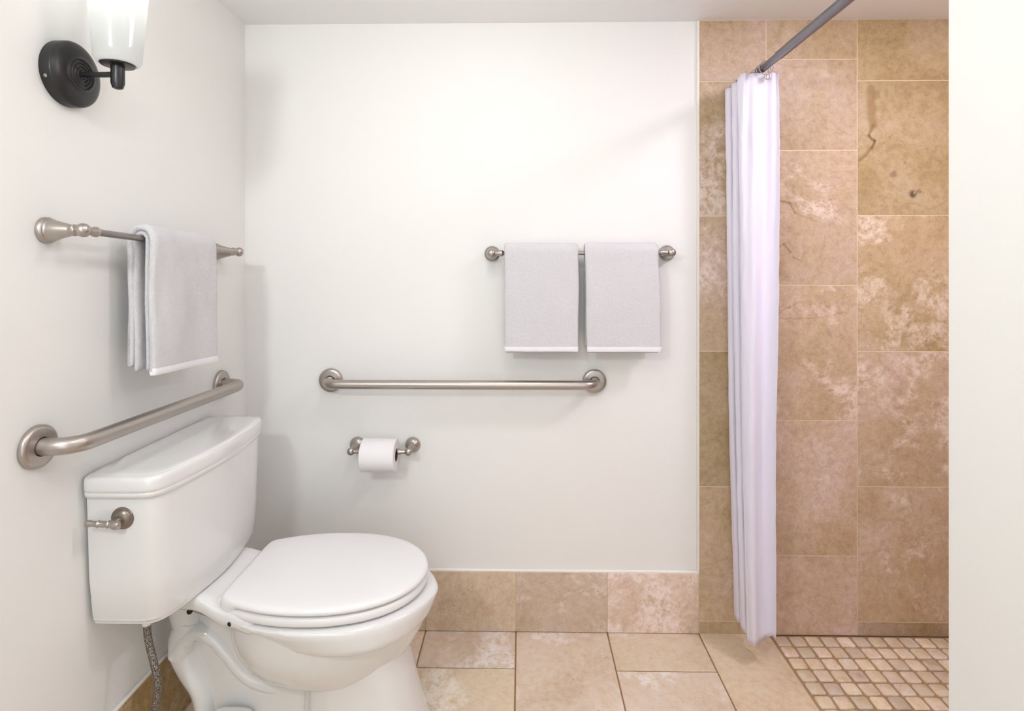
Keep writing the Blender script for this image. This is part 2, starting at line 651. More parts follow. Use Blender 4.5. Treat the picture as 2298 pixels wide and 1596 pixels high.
onside = lambda y_, z, h: (XS - h, y_, z)
k = 0
while y > YW:
    y1 = max(y - 0.30, YW)
    zz = [ZC] + ([1.836, 1.391, 0.941, 0.494, 0.046] if k % 2 == 0 else [1.607, 1.160, 0.712, 0.264]) + [0]
    for za, zb in zip(zz, zz[1:]):
        slab(bm, rect_poly(y1 + gg, y - gg, zb + gg, za - gg), onside, 0.003, 0.0008, lay, rnd())
    y = y1
    k += 1
st = obj('trim_2', bm, M['stone_wall'])
struct(st)

# stone baseboards with a caulked top edge
BZ = 0.200
bm, lay = tile_bm()
onb = lambda x, z, h: (x, YB - h, z)
for x0, x1 in ((XL, -0.626), (-0.626, -0.321), (-0.321, -0.018), (-0.018, 0.2865), (0.2865, XT)):
    slab(bm, rect_poly(x0 + 0.001, x1 - 0.001, 0.002, BZ), onb, 0.010, 0.0012, lay, rnd())
bb = struct(obj('baseboard_back', bm, M['stone_base']))
bm = bmesh.new()
tube(bm, [(XL + 0.01, YB - 0.004, BZ + 0.003), (XT, YB - 0.004, BZ + 0.003)], 0.0055, 10)
obj('caulk_line', bm, M['caulk'], bb, 60)
bm = bmesh.new()
box(bm, XL + 0.011, XT, YB - 0.0075, YB - 0.0005, 0.002, BZ - 0.002)
obj('grout', bm, M['grout_pale'], bb)
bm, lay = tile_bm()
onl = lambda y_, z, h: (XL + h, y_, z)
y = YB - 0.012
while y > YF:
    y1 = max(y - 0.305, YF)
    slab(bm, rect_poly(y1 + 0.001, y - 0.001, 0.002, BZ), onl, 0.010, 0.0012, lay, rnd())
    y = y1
bl = struct(obj('baseboard_left', bm, M['stone_base_shaded']))
bm = bmesh.new()
tube(bm, [(XL + 0.004, YF, BZ + 0.002), (XL + 0.004, YB - 0.01, BZ + 0.002)], 0.005, 10)
obj('caulk_line', bm, M['caulk'], bl, 60)
bm = bmesh.new()
box(bm, XT - 0.006, XT + 0.001, YB - 0.0105, YB + 0.001, BZ, ZC - 0.001)
struct(obj('trim_1', bm, M['caulk']))


# ---------------------------------------------------------------- toilet
TY = 1.425       # centre line of the toilet
TB = XL + 0.006  # back of the tank
toilet = thing('toilet', 'white two-piece toilet with closed lid and side flush lever in the left corner', 'toilet', (-0.60, TY, 0))


def tank_ring(z, ins, front=0.0, n=96):
    hw = 0.252 - ins
    xb = TB + (0.0 if ins < 0.02 else 0.003)
    fx = -0.35 * ins
    half = [(xb, hw - 0.002), (xb + 0.005, hw), (-0.835, hw), (-0.812, hw - 0.001), (-0.790 + fx, hw - 0.003), (-0.774 + fx, hw - 0.016),
            (-0.763 + fx, hw - 0.050), (-0.754 + fx, hw - 0.105), (-0.746 + fx, hw - 0.170), (-0.743 + fx, 0.0)]
    h = [Vector(p) for p in half]
    full = h + [Vector((p.x, -p.y)) for p in h[-2::-1]]
    r = resample(chaikin(full, 3), n)
    return [(p.x, TY - 0.012 + p.y, z) for p in r]


bm = bmesh.new()
loft(bm, [tank_ring(z, i) for z, i in ((0.444, 0.040), (0.446, 0.030), (0.454, 0.027), (0.457, 0.024), (0.460, 0.0245), (0.465, 0.0215),
                                       (0.55, 0.017), (0.65, 0.0125), (0.728, 0.009), (0.734, 0.009))])
tank = part('tank', bm, M['porcelain'], toilet, 50)
bm = bmesh.new()
loft(bm, [tank_ring(z, i) for z, i in ((0.728, 0.012), (0.7275, 0.006), (0.729, 0.0025), (0.735, 0.001), (0.7385, 0.001), (0.740, 0.0022), (0.7415, 0.0),
                                       (0.748, -0.001), (0.762, -0.0015), (0.7695, 0.0010), (0.7725, 0.006), (0.7722, 0.012), (0.7740, 0.016), (0.7755, 0.025), (0.7757, 0.05))])
part('tank_lid', bm, M['porcelain'], toilet, 60)

# flush lever on the near end of the tank
HX, HY, HZ = -0.849, TY - 0.012 - 0.2385, 0.684
bm = bmesh.new()
lathe(bm, (HX, HY + 0.004, HZ), (0, -1, 0), [(0, 0.024), (0.006, 0.0245), (0.009, 0.023), (0.010, 0.0195), (0.013, 0.018), (0.016, 0.012), (0.017, 0.008), (0.026, 0.007), (0.030, 0.004)])
lever = part('flush_lever', bm, M['pewter'], toilet, 40)
bm = bmesh.new()
lathe(bm, (HX + 0.010, HY - 0.022, HZ - 0.006), (-1, -0.04, 0.06),
      [(0, 0.003), (0.002, 0.009), (0.010, 0.0105), (0.018, 0.008), (0.022, 0.0062), (0.025, 0.0082), (0.028, 0.0062), (0.035, 0.0070), (0.043, 0.0062),
       (0.046, 0.0080), (0.049, 0.0060), (0.058, 0.0058), (0.064, 0.0072), (0.070, 0.0068), (0.073, 0.003)], 20)
sub('lever_arm', bm, M['nickel'], lever, toilet, 60)


def bring(z, half, n=96, sm=3):
    return [(p.x, TY + p.y, z) for p in sym_ring(half, n, sm)]


def egg(xb, xf, W, wb):
    L = xf - xb
    f = [(0.0, wb), (0.06, wb + (W - wb) * 0.35), (0.16, wb + (W - wb) * 0.72), (0.30, W * 0.975), (0.46, W), (0.62, W * 0.955), (0.75, W * 0.835),
         (0.86, W * 0.645), (0.94, W * 0.42), (0.985, W * 0.19), (1.0, W * 0.05)]
    return [(xb + L * s, w_) for s, w_ in f]


bm = bmesh.new()
# rim band and deck, one casting
loft(bm, [bring(z, egg(xb, xf, W, wb)) for z, xb, xf, W, wb in (
    (0.335, -0.575, -0.262, 0.150, 0.100), (0.336, -0.575, -0.240, 0.172, 0.118), (0.341, -0.585, -0.233, 0.178, 0.124), (0.352, -0.600, -0.228, 0.181, 0.126), (0.376, -0.645, -0.219, 0.187, 0.130),
    (0.390, -0.685, -0.214, 0.190, 0.132), (0.395, -0.690, -0.216, 0.188, 0.131), (0.399, -0.690, -0.224, 0.180, 0.126), (0.399, -0.680, -0.25, 0.15, 0.10))])
# bowl under the band, running into the foot
loft(bm, [bring(z, egg(xb, xf, W, wb)) for z, xb, xf, W, wb in (
    (0.180, -0.60, -0.345, 0.060, 0.030), (0.195, -0.625, -0.325, 0.090, 0.050), (0.215, -0.645, -0.310, 0.115, 0.070), (0.245, -0.668, -0.290, 0.138, 0.088), (0.280, -0.684, -0.268, 0.155, 0.100),
    (0.310, -0.692, -0.252, 0.163, 0.106), (0.340, -0.697, -0.240, 0.168, 0.110), (0.395, -0.700, -0.232, 0.172, 0.112))])
# front pedestal
loft(bm, [[(x_, TY + y_, z) for x_, y_ in [(p.x, p.y) for p in resample(chaikin([Vector(q) for q in (
    (xb, -W), (xf - 0.06, -W), (xf - 0.012, -W * 0.6), (xf, 0), (xf - 0.012, W * 0.6), (xf - 0.06, W), (xb, W))], 2), 64)]] for z, xb, xf, W in (
    (0.0, -0.555, -0.215, 0.120), (0.02, -0.555, -0.218, 0.118), (0.06, -0.552, -0.240, 0.108), (0.16, -0.546, -0.268, 0.104), (0.22, -0.545, -0.282, 0.106), (0.27, -0.545, -0.300, 0.110), (0.30, -0.545, -0.31, 0.112))])
# deck that carries the tank
def dk(z, i):
    out = []
    for p in sym_ring([(-0.900 + i, 0.118 - i), (-0.80, 0.120 - i), (-0.745, 0.126 - i), (-0.69, 0.142 - i), (-0.655, 0.152 - i), (-0.60, 0.157 - i)], 96, 2):
        k = max(0.0, min(1.0, (-0.690 - p.x) / 0.085))
        k2 = max(0.0, min(1.0, (-0.62 - p.x) / 0.05))
        out.append((p.x, TY - 0.006 + p.y, z + 0.024 * k * k * (3 - 2 * k) + 0.010 * k2 * k2 * (3 - 2 * k2)))
    return out


loft(bm, [dk(0.372, 0.014), dk(0.375, 0.004), dk(0.381, 0.0), dk(0.400, 0.0), dk(0.4060, 0.004), dk(0.4085, 0.012), dk(0.4090, 0.03)])
loft(bm, [[(p.x, TY - 0.008 + p.y, z) for p in sym_ring([(-0.88, 0.09), (-0.80, 0.09), (-0.785, 0.07)], 40, 2)] for z in (0.405, 0.447)])
# web between the legs
loft(bm, [[(p.x, TY + p.y, z) for p in sym_ring([(xb, 0.040), (-0.66, 0.052), (-0.52, 0.070)], 40, 1)] for z, xb in (
    (0.0, -0.80), (0.12, -0.800), (0.20, -0.825), (0.27, -0.845), (0.33, -0.82), (0.40, -0.79))])
bowl = part('bowl', bm, M['porcelain'], toilet, 45)

# trapway moulded on the side
bm = bmesh.new()


def fat_tube(pts, rads, sy, n=28):
    base = len(bm.verts)
    tube(bm, pts, rads, n)
    bm.verts.ensure_lookup_table()
    for v in bm.verts[base:]:
        v.co.y = TY + (v.co.y - TY) * sy


P1 = catmull([(-0.858, TY, 0.250), (-0.845, TY, 0.285), (-0.815, TY, 0.303), (-0.775, TY, 0.291), (-0.735, TY, 0.250), (-0.694, TY, 0.203), (-0.651, TY, 0.178), (-0.590, TY, 0.168), (-0.53, TY, 0.175)], 6)
fat_tube(P1, [0.034 - 0.006 * min(1, i / 14) for i in range(len(P1))], 2.15)
P2 = catmull([(-0.838, TY, 0.335), (-0.858, TY, 0.290), (-0.857, TY, 0.250), (-0.835, TY, 0.205), (-0.806, TY, 0.160), (-0.794, TY, 0.110), (-0.794, TY, 0.05), (-0.80, TY, 0.0)], 6)
fat_tube(P2, [0.034] * len(P2), 1.95)
P3 = catmull([(-0.855, TY, 0.400), (-0.850, TY, 0.355), (-0.846, TY, 0.315), (-0.850, TY, 0.275)], 6)
fat_tube(P3, [0.047 - 0.011 * i / (len(P3) - 1) for i in range(len(P3))], 1.65)
trap = part('trapway', bm, M['porcelain'], toilet, 60)
bm = bmesh.new()
loft(bm, [[(p.x, TY + p.y, z) for p in sym_ring([(-0.835 + i, 0.115 - i), (-0.70, 0.118 - i), (-0.60 - i, 0.118 - i)], 48, 2)] for z, i in ((0.0, 0.0), (0.02, 0.0), (0.028, 0.006), (0.03, 0.02))])
loft(bm, [[(p.x, TY - 0.085 + p.y, z) for p in sym_ring([(-0.755 + i, 0.03 - i), (-0.655 - i, 0.03 - i)], 40, 2)] for z, i in ((0.01, 0.0), (0.128, 0.003), (0.135, 0.008), (0.137, 0.014))])
part('foot', bm, M['porcelain'], toilet, 45)
for bx, by in ((-0.785, TY - 0.122), (-0.672, TY - 0.152)):
    bm = bmesh.new()
    lathe(bm, (bx, by + 0.006, 0.404 if bx < -0.7 else 0.396), (0, -1, -0.25), [(0, 0.006), (0.006, 0.0062), (0.009, 0.0035)], 12)
    o = part('bolt_end', bm, M['black'], toilet)
    o['label'] = 'small dark bolt end under the rim'

# seat and lid
SY = TY + 0.006
LIDH = [(-0.712, 0.118), (-0.706, 0.138), (-0.680, 0.150), (-0.63, 0.169), (-0.57, 0.183), (-0.50, 0.188), (-0.43, 0.183), (-0.36, 0.163),
        (-0.305, 0.130), (-0.268, 0.088), (-0.248, 0.042), (-0.243, 0.010)]


def lid_ring(z, ins, drop=0.0):
    c = Vector((-0.48, 0))
    out = []
    for p in sym_ring(LIDH, 96, 2):
        v = p - c
        q = c + v * (1 - ins / v.length)
        k = max(0.0, min(1.0, (-0.655 - p.x) / 0.035))
        k = k * k * (3 - 2 * k)
        out.append((q.x, SY + q.y, z - drop * k))
    return out


bm = bmesh.new()
loft(bm, [lid_ring(z, i) for z, i in ((0.4030, 0.022), (0.4035, 0.008), (0.4055, 0.003), (0.411, 0.0), (0.419, 0.0), (0.4240, 0.003), (0.4265, 0.009), (0.4268, 0.024))])
seat = part('seat', bm, M['seat_plastic'], toilet, 60)
bm = bmesh.new()
loft(bm, [lid_ring(z, i, d) for z, i, d in ((0.4310, 0.026, 0.0), (0.4305, 0.006, 0.022), (0.4320, 0.0005, 0.025), (0.436, -0.002, 0.018), (0.441, -0.0005, 0.007), (0.4455, 0.004, 0), (0.4475, 0.010, 0),
                                            (0.449, 0.022, 0), (0.451, 0.06, 0), (0.452, 0.11, 0))])
lid = part('seat_lid', bm, M['seat_plastic'], toilet, 60)
for s in (-1, 1):
    bm = bmesh.new()
    lathe(bm, (-0.712, SY + s * 0.105 - 0.018, 0.424), (0, 1, 0), [(0, 0.004), (0.002, 0.010), (0.034, 0.010), (0.036, 0.004)], 20)
    box(bm, -0.722, -0.700, SY + s * 0.105 - 0.014, SY + s * 0.105 + 0.014, 0.412, 0.424)
    part('hinge', bm, M['seat_plastic'], toilet, 40)

# water supply hose from the tank to the wall side
hose = thing('supply_hose', 'braided grey water supply hose hanging below the toilet tank', 'hose', (-0.86, 1.235, 0.0))
hp = catmull([(-0.845, 1.243, 0.440), (-0.845, 1.243, 0.415), (-0.838, 1.238, 0.380), (-0.822, 1.232, 0.335), (-0.812, 1.230, 0.290), (-0.816, 1.228, 0.24), (-0.832, 1.226, 0.19), (-0.86, 1.224, 0.14), (-0.895, 1.222, 0.115), (-0.934, 1.222, 0.11)], 12)
bm = bmesh.new()
tube(bm, hp, 0.0078, 20)
m = metal_mat('hose_braid', (0.33, 0.31, 0.29), 0.4)
t = NT(m)
tc = t.n('ShaderNodeTexCoord').outputs['Object']
vo = t.n('ShaderNodeTexVoronoi')
t.l(tc, vo.inputs['Vector'])
vo.inputs['Scale'].default_value = 380
t.bump(vo.outputs['Distance'], 0.9, 0.002)
t.l(t.ramp(vo.outputs['Distance'], [(0.1, (0.38, 0.35, 0.33)), (0.8, (0.14, 0.12, 0.10))]), t.b.inputs['Base Color'])
M['braid'] = m
part('hose', bm, m, hose, 60)
bm = bmesh.new()
lathe(bm, (-0.845, 1.243, 0.4435), (0, 0, -1), [(0, 0.019), (0.006, 0.019), (0.008, 0.014), (0.018, 0.013), (0.020, 0.010), (0.030, 0.0095), (0.034, 0.008)], 12)
part('coupling_nut', bm, M['seat_plastic'], hose, 30)
bm = bmesh.new()
lathe(bm, (XL + 0.0105, 1.222, 0.11), (1, 0, 0), [(0, 0.028), (0.003, 0.028), (0.008, 0.012), (0.03, 0.011), (0.034, 0.009)], 28)
part('wall_fitting', bm, M['nickel'], hose, 40)


# ---------------------------------------------------------------- grab bars
def grab_bar(label, A, B, out, off, r, fr, group='grab bars'):
    """A, B: flange centres on the wall; out: outward normal"""
    A, B, out = Vector(A), Vector(B), Vector(out)
    root = thing('grab_bar', label, 'grab bar', (A + B) / 2)
    d = (B - A).normalized()
    R = 0.042
    path = [A + out * 0.004]
    for k in range(13):
        t = PI / 2 * k / 12
        path.append(A + out * (off - R) + out * R * math.sin(t) + d * R * (1 - math.cos(t)))
    for k in range(1, 24):
        a_, b_ = A + out * off + d * R, B + out * off - d * R
        path.append(a_.lerp(b_, k / 24))
    for k in range(13):
        t = PI / 2 * (1 - k / 12)
        path.append(B + out * (off - R) + out * R * math.sin(t) - d * R * (1 - math.cos(t)))
    path.append(B + out * 0.004)
    bm = bmesh.new()
    tube(bm, path, r, 32)
    part('bar', bm, M['steel'], root, 60)
    for P in (A, B):
        bm = bmesh.new()
        lathe(bm, P, out, [(0, fr), (0.006, fr), (0.009, fr - 0.001), (0.0115, fr - 0.004), (0.0125, fr - 0.009), (0.0128, r + 0.002), (0.010, r)], 56)
        part('flange', bm, M['steel'], root, 35)
    return root


grab_bar('long horizontal steel grab bar on the back wall above the paper holder', (-0.642, YB, 0.8385), (0.2445, YB, 0.8385), (0, -1, 0), 0.072, 0.0150, 0.0395)
grab_bar('steel grab bar on the left wall behind the toilet tank', (XL, 1.058, 0.872), (XL, 1.714, 0.857), (1, 0, 0), 0.072, 0.0165, 0.0415)


# ---------------------------------------------------------------- towel bars
def post(P, out, L=0.078, rb=0.0262):
    bm = bmesh.new()
    s = L / 0.078
    lathe(bm, P, out, [(0, rb), (0.004 * s, rb), (0.008 * s, rb * 0.93), (0.010 * s, rb * 0.86), (0.012 * s, rb * 0.88), (0.014 * s, rb * 0.80), (0.016 * s, rb * 0.80),
                       (0.032 * s, rb * 0.62), (0.050 * s, rb * 0.44), (0.053 * s, rb * 0.40), (0.055 * s, rb * 0.44), (0.058 * s, rb * 0.44), (0.060 * s, rb * 0.34),
                       (0.063 * s, rb * 0.33), (0.067 * s, rb * 0.46), (0.073 * s, rb * 0.53), (0.079 * s, rb * 0.50), (0.084 * s, rb * 0.36), (0.087 * s, rb * 0.10)], 40)
    return bm


def towel_bar(label, A, B, out, L, r=0.0072):
    A, B, out = Vector(A), Vector(B), Vector(out)
    root = thing('towel_bar', label, 'towel bar', (A + B) / 2, None)
    for P in (A, B):
        part('post', post(P, out, L), M['nickel'], root, 50)
    d = (B - A).normalized()
    o = out * (L * 0.94)
    Ln = (B - A).length
    bm = bmesh.new()
    lathe(bm, A + o, d, [(0.0, 0.004), (0.010, 0.005), (0.014, 0.0052), (0.030, 0.0105), (0.034, 0.0108), (0.037, 0.0095), (0.040, r), (Ln * 0.5, r), (Ln - 0.040, r),
                         (Ln - 0.037, 0.0095), (Ln - 0.034, 0.0108), (Ln - 0.030, 0.0105), (Ln - 0.014, 0.0052), (Ln - 0.010, 0.005), (Ln, 0.004)], 28)
    part('rail', bm, M['nickel'], root, 50)
    return root


LBX = XL + 0.078 * 0.94
towel_bar('nickel towel bar on the left wall holding one towel', (XL, 1.080, 1.2905), (XL, 1.685, 1.2655), (1, 0, 0), 0.078)
towel_bar('nickel towel bar on the back wall holding two towels', (-0.0975, YB, 1.2645), (0.4855, YB, 1.2665), (0, -1, 0), 0.066)


# ---------------------------------------------------------------- towels
def towel(name, label, base, along, out, width, bands, group=None, hem=True, amp=0.003, seed=0.0, wave=None):
    """bands: (thickness, gap from rail centre, front length, back length, start, end) ; folded layers over the rail"""
    base, along, out = Vector(base), Vector(along).normalized(), Vector(out)
    root = thing(name, label, 'towel', base, group)
    up = Vector((0, 0, 1))
    bm = bmesh.new()
    hemb = bmesh.new()
    for bi, (th, gap, lf, lb, s0, s1) in enumerate(bands):
        ri, ro = gap, gap + th
        n = 26
        rings = []
        hr = []
        prof = []

        def path(r, ef):
            P = []
            for k in range(n + 1):
                P.append((r, -lf + ef + (lf - ef) * k / n))
            for k in range(1, 12):
                t = PI * k / 12
                P.append((r * math.cos(t), r * math.sin(t) * 1.05))
            for k in range(n + 1):
                P.append((-r, -(lb - ef) * k / n))
            return P
        outer = path(ro, 0.0)
        inner = path(ri, 0.0)[::-1]
        mid = (ri + ro) / 2
        loop = outer + [(-mid, -lb - 0.004)] + inner + [(mid, -lf - 0.004)]
        ns = 34
        ss = [s0 + (s1 - s0) * k / ns for k in range(ns + 1)]
        pinch = [(-0.0, 0.35), (0.004, 0.8)]
        full = [(s0, 0.30)] + [(s0 + 0.003, 0.75)] + [(s, 1.0) for s in ss[1:-1]] + [(s1 - 0.003, 0.75)] + [(s1, 0.30)]
        for s, sq in full:
            r = []
            for (d, z) in loop:
                sgn = 1 if d >= 0 else -1
                if z < 0:
                    dm = sgn * mid
                    dd = dm + (d - dm) * sq
                    zz = z
                else:
                    rr = math.hypot(d, z)
                    f = (mid + (rr - mid) * sq) / max(rr, 1e-6)
                    dd, zz = d * f, z * f
                depth = min(1.0, max(0.0, -z) / 0.10)
                wv = noise.noise(Vector((s * 9 + seed * 3.1, z * 4.0, sgn * 2.0 + bi * 5.3))) * amp * depth * 1.6
                wv += noise.noise(Vector((s * 30 + seed, z * 14, sgn + bi))) * amp * 0.35
                lw = noise.noise(Vector((z * 7 + seed, sgn * 1.7 + bi * 2.2, 0.3 if s < (s0 + s1) / 2 else 4.4))) * 0.004
                sd = s + lw * (2 * abs((s - (s0 + s1) / 2) / (s1 - s0)))
                if wave:
                    dw, sw = wave(s, z, d)
                    dd += dw
                    sd += sw
                r.append(base + along * sd + out * (dd + wv) + up * zz)
            rings.append(r)
        loft(bm, rings)
        if hem and bi == len(bands) - 1:
            for (s, sq), r in zip(full, rings):
                a_ = r[0]                 # outer front bottom corner
                q = []
                for (do, dz) in ((0.0022, 0.000), (0.0026, -0.004), (0.0010, -0.0085), (-0.004, -0.0085), (-0.006, -0.003), (-0.006, 0.003), (-0.001, 0.0075), (0.0018, 0.0068)):
                    q.append(a_ + out * do + up * dz)
                hr.append(q)
            loft(hemb, hr)
    part('cloth', bm, M['terry'], root, 70)
    if hem:
        part('hem', hemb, M['hem'], root, 70)
    return root


RAILY = YB - 0.066 * 0.94
tb = [(0.011, 0.008, 0.318, 0.300, 0.004, 0.232), (0.012, 0.0195, 0.322, 0.312, 0.0, 0.236)]
towel('hand_towel', 'white terry towel nearer the left end of the back wall towel bar', (-0.054, RAILY, 1.266), (1, 0, 0), (0, -1, 0), 0.236,
      [(0.010, 0.008, 0.318, 0.300, 0.004, 0.232), (0.012, 0.0185, 0.3075, 0.300, 0.0, 0.2365)], 'folded towels on the back wall bar', seed=1.3)
towel('hand_towel', 'white terry towel nearer the shower end of the back wall towel bar', (0.2035, RAILY, 1.266), (1, 0, 0), (0, -1, 0), 0.236,
      [(0.010, 0.008, 0.318, 0.300, 0.006, 0.230), (0.012, 0.0195, 0.3075, 0.300, 0.0, 0.2345)], 'folded towels on the back wall bar', seed=6.1,
      wave=lambda s, z, d: (0, -0.020 * z))
lz = 1.2655 + (1.2905 - 1.2655) * (1.685 - 1.245) / 0.605
towel('hand_towel', 'white terry towel folded over the left wall towel bar above the toilet', (LBX, 1.245, lz - 0.002), (0, 1, -0.041), (1, 0, 0), 0.27,
      [(0.012, 0.0075, 0.294, 0.296, 0.002, 0.250), (0.015, 0.0190, 0.300, 0.286, 0.0, 0.262)], None, seed=9.7, amp=0.006)

# ---------------------------------------------------------------- toilet paper
holder = thing('paper_holder', 'nickel two-post toilet paper holder on the back wall', 'paper holder', (-0.46, YB, 0.62))


def curved_post(P):
    P = Vector(P)
    bm = bmesh.new()
    lathe(bm, P, (0, -1, 0), [(0, 0.0255), (0.004, 0.0255), (0.010, 0.0235), (0.016, 0.0175), (0.018, 0.013), (0.022, 0.0115), (0.060, 0.0075), (0.064, 0.0085), (0.068, 0.0115), (0.074, 0.0130), (0.080, 0.0112), (0.084, 0.006), (0.085, 0.001)], 36)
    return bm


PHZ = 0.622
for hx in (-0.552, -0.365):
    part('post', curved_post((hx, YB, PHZ)), M['nickel'], holder, 50)
bm = bmesh.new()
lathe(bm, (-0.552, YB - 0.074, PHZ), (1, 0, 0), [(0, 0.006), (0.012, 0.0068), (0.018, 0.006), (0.030, 0.0095), (0.036, 0.0095), (0.038, 0.0075), (0.149, 0.0075), (0.151, 0.0095),
                                                  (0.157, 0.0095), (0.169, 0.006), (0.175, 0.0068), (0.187, 0.006)], 24)
part('spindle', bm, M['nickel'], holder, 50)
roll = thing('toilet_paper_roll', 'white toilet paper roll on the wall holder beside the toilet', 'toilet paper', (-0.454, YB - 0.074, PHZ - 0.011))
bm = bmesh.new()
RX0, RX1, RR, CR = -0.514, -0.404, 0.052, 0.0195
rings = []
for xx, rr in ((RX0, CR + 0.001), (RX0, RR - 0.002), (RX0 + 0.002, RR), (RX1 - 0.002, RR), (RX1, RR - 0.002), (RX1, CR + 0.001)):
    rings.append([(xx, YB - 0.074 + rr * math.cos(2 * PI * k / 64), PHZ - 0.011 + rr * math.sin(2 * PI * k / 64)) for k in range(64)])
rings.append(rings[0])
R_ = [[bm.verts.new(p) for p in r] for r in rings[:-1]]
for i in range(len(R_)):
    a_, b_ = R_[i], R_[(i + 1) % len(R_)]
    for k in range(64):
        bm.faces.new((a_[k], a_[(k + 1) % 64], b_[(k + 1) % 64], b_[k]))
part('paper', bm, M['paper'], roll, 35)
bm = bmesh.new()
rings = [[(xx, YB - 0.074 + rr * math.cos(2 * PI * k / 40), PHZ - 0.011 + rr * math.sin(2 * PI * k / 40)) for k in range(40)]
         for xx, rr in ((RX0 + 0.0005, CR), (RX1 - 0.0005, CR), (RX1 - 0.0005, CR - 0.0012), (RX0 + 0.0005, CR - 0.0012))]
R_ = [[bm.verts.new(p) for p in r] for r in rings]
for i in range(4):
    a_, b_ = R_[i], R_[(i + 1) % 4]
    for k in range(40):
        bm.faces.new((a_[k], a_[(k + 1) % 40], b_[(k + 1) % 40], b_[k]))
o = part('cardboard_core', bm, M['card'], roll, 35)
o['label'] = 'brown cardboard core'

# ---------------------------------------------------------------- shower rod and curtain
RX, RZ, RR_ = 0.735, 1.8235, 0.0132
rod = thing('curtain_rod', 'dark grey shower curtain rod running up toward the ceiling edge', 'curtain rod', (RX, 1.4, RZ))
rod['label'] = 'straight dark grey metal rod above the shower curtain'
bm = bmesh.new()
tube(bm, [(RX, YW + 0.002, RZ), (RX, 1.2, RZ), (RX, 1.5, RZ), (RX, 1.60, RZ)], RR_, 32)
part('tube', bm, M['rod'], rod, 60)
bm = bmesh.new()
tube(bm, [(RX, 1.58, RZ), (RX, YB - 0.011, RZ)], RR_ - 0.0022, 32)
part('inner_tube', bm, M['rod'], rod, 60)
for yy, dd in ((YB - 0.011, -1), (YW + 0.0005, 1)):
    bm = bmesh.new()
    lathe(bm, (RX, yy, RZ), (0, dd, 0), [(0, 0.026), (0.004, 0.026), (0.010, 0.020), (0.018, 0.0165), (0.024, 0.0155)], 36)
    part('end_flange', bm, M['rod'], rod, 40)

curtain = thing('shower_curtain', 'white lavender-tinted cloth shower curtain bunched at the wall end of its rod', 'shower curtain', (RX, 1.77, 0.0))
ZT, ZB0 = 1.800, 0.076
NU, NV = 260, 90
bm = bmesh.new()
grid = []
NF = 5.5


def curtain_pt(u, v):
    """u: across the cloth from the near edge to the wall; v: 0 at the top, 1 at the hem"""
    ph = u * NF
    k = int(ph)
    f = ph - k
    # folds swing between the room side and the shower side
    tri = 0.5 + 0.5 * math.cos(PI * ph)
    tri = tri ** 0.8 if tri > 0.5 else 1 - (1 - tri) ** 0.8
    xr = 0.774 - 0.012 * v - 0.030 * min(1, u * 1.6) * (1 - 0.3 * v)
    xl = 0.664 + 0.030 * v - 0.004 * math.sin(v * PI)
    if u < 0.10:
        pass
    wob = noise.noise(Vector((u * 6.0, v * 2.2, 1.0)))
    xl += 0.008 * noise.noise(Vector((k * 1.7, v * 2.0, 3.0)))
    xr += 0.007 * noise.noise(Vector((k * 2.3, v * 2.2, 7.0)))
    x = xl + (xr - xl) * tri
    y = 1.688 + 0.150 * u + 0.012 * math.sin(2 * PI * ph) * (0.4 + 0.6 * v) + 0.004 * wob
    # gathers running down from the grommet, and soft ripples of the cloth
    env = max(0.0, 1 - v / 0.35)
    y += 0.004 * math.sin(x * 230 + v * 4) * env * (1 if u < 0.2 else 0.4)
    if u < 0.20:
        y += 0.0075 * math.sin((x - 0.665) / 0.105 * 2 * PI * 1.6 + 0.9 * v + 0.5) * min(1.0, v / 0.12) * (1 - 0.35 * v)
    y += 0.0022 * noise.noise(Vector((x * 45, v * 9, u * 8)))
    x += 0.0015 * noise.noise(Vector((u * 40, v * 30, 2)))
    z = ZT + (ZB0 - ZT) * v
    z += 0.004 * noise.noise(Vector((u * 12, 0, 5))) * v
    if u < 0.16:
        z += 0.026 * (max(0.0, x - 0.715) / 0.045) ** 2 * v ** 10 + 0.007 * (1 - v)
    y = min(y, YB - 0.014)
    return Vector((x, y, z))


for j in range(NV + 1):
    grid.append([bm.verts.new(curtain_pt(i / NU, j / NV)) for i in range(NU + 1)])
for j in range(NV):
    for i in range(NU):
        bm.faces.new((grid[j][i], grid[j][i + 1], grid[j + 1][i + 1], grid[j + 1][i]))
cl = part('cloth', bm, M['curtain'], curtain, 180)
md = cl.modifiers.new('thickness', 'SOLIDIFY')
md.thickness = 0.0012
for i, yy in enumerate((1.683, 1.703, 1.716, 1.752, 1.784, 1.816)):
    bm = bmesh.new()
    torus(bm, (RX, yy, RZ - 0.006), (0.1, 1, 0.05 * (-1) ** i), 0.0205, 0.0013, 32, 8)
    part('curtain_ring', bm, M['grommet'], curtain, 180)
gp = Vector((0.737, 1.6805, 1.790))
bm = bmesh.new()
torus(bm, gp, (0, 1, 0), 0.0075, 0.0022, 28, 10)
lathe(bm, gp + Vector((0, 0.001, 0)), (0, -1, 0), [(0, 0.0075), (0.001, 0.006), (0.0016, 0.002)], 24)
part('grommet', bm, M['grommet'], curtain, 180)

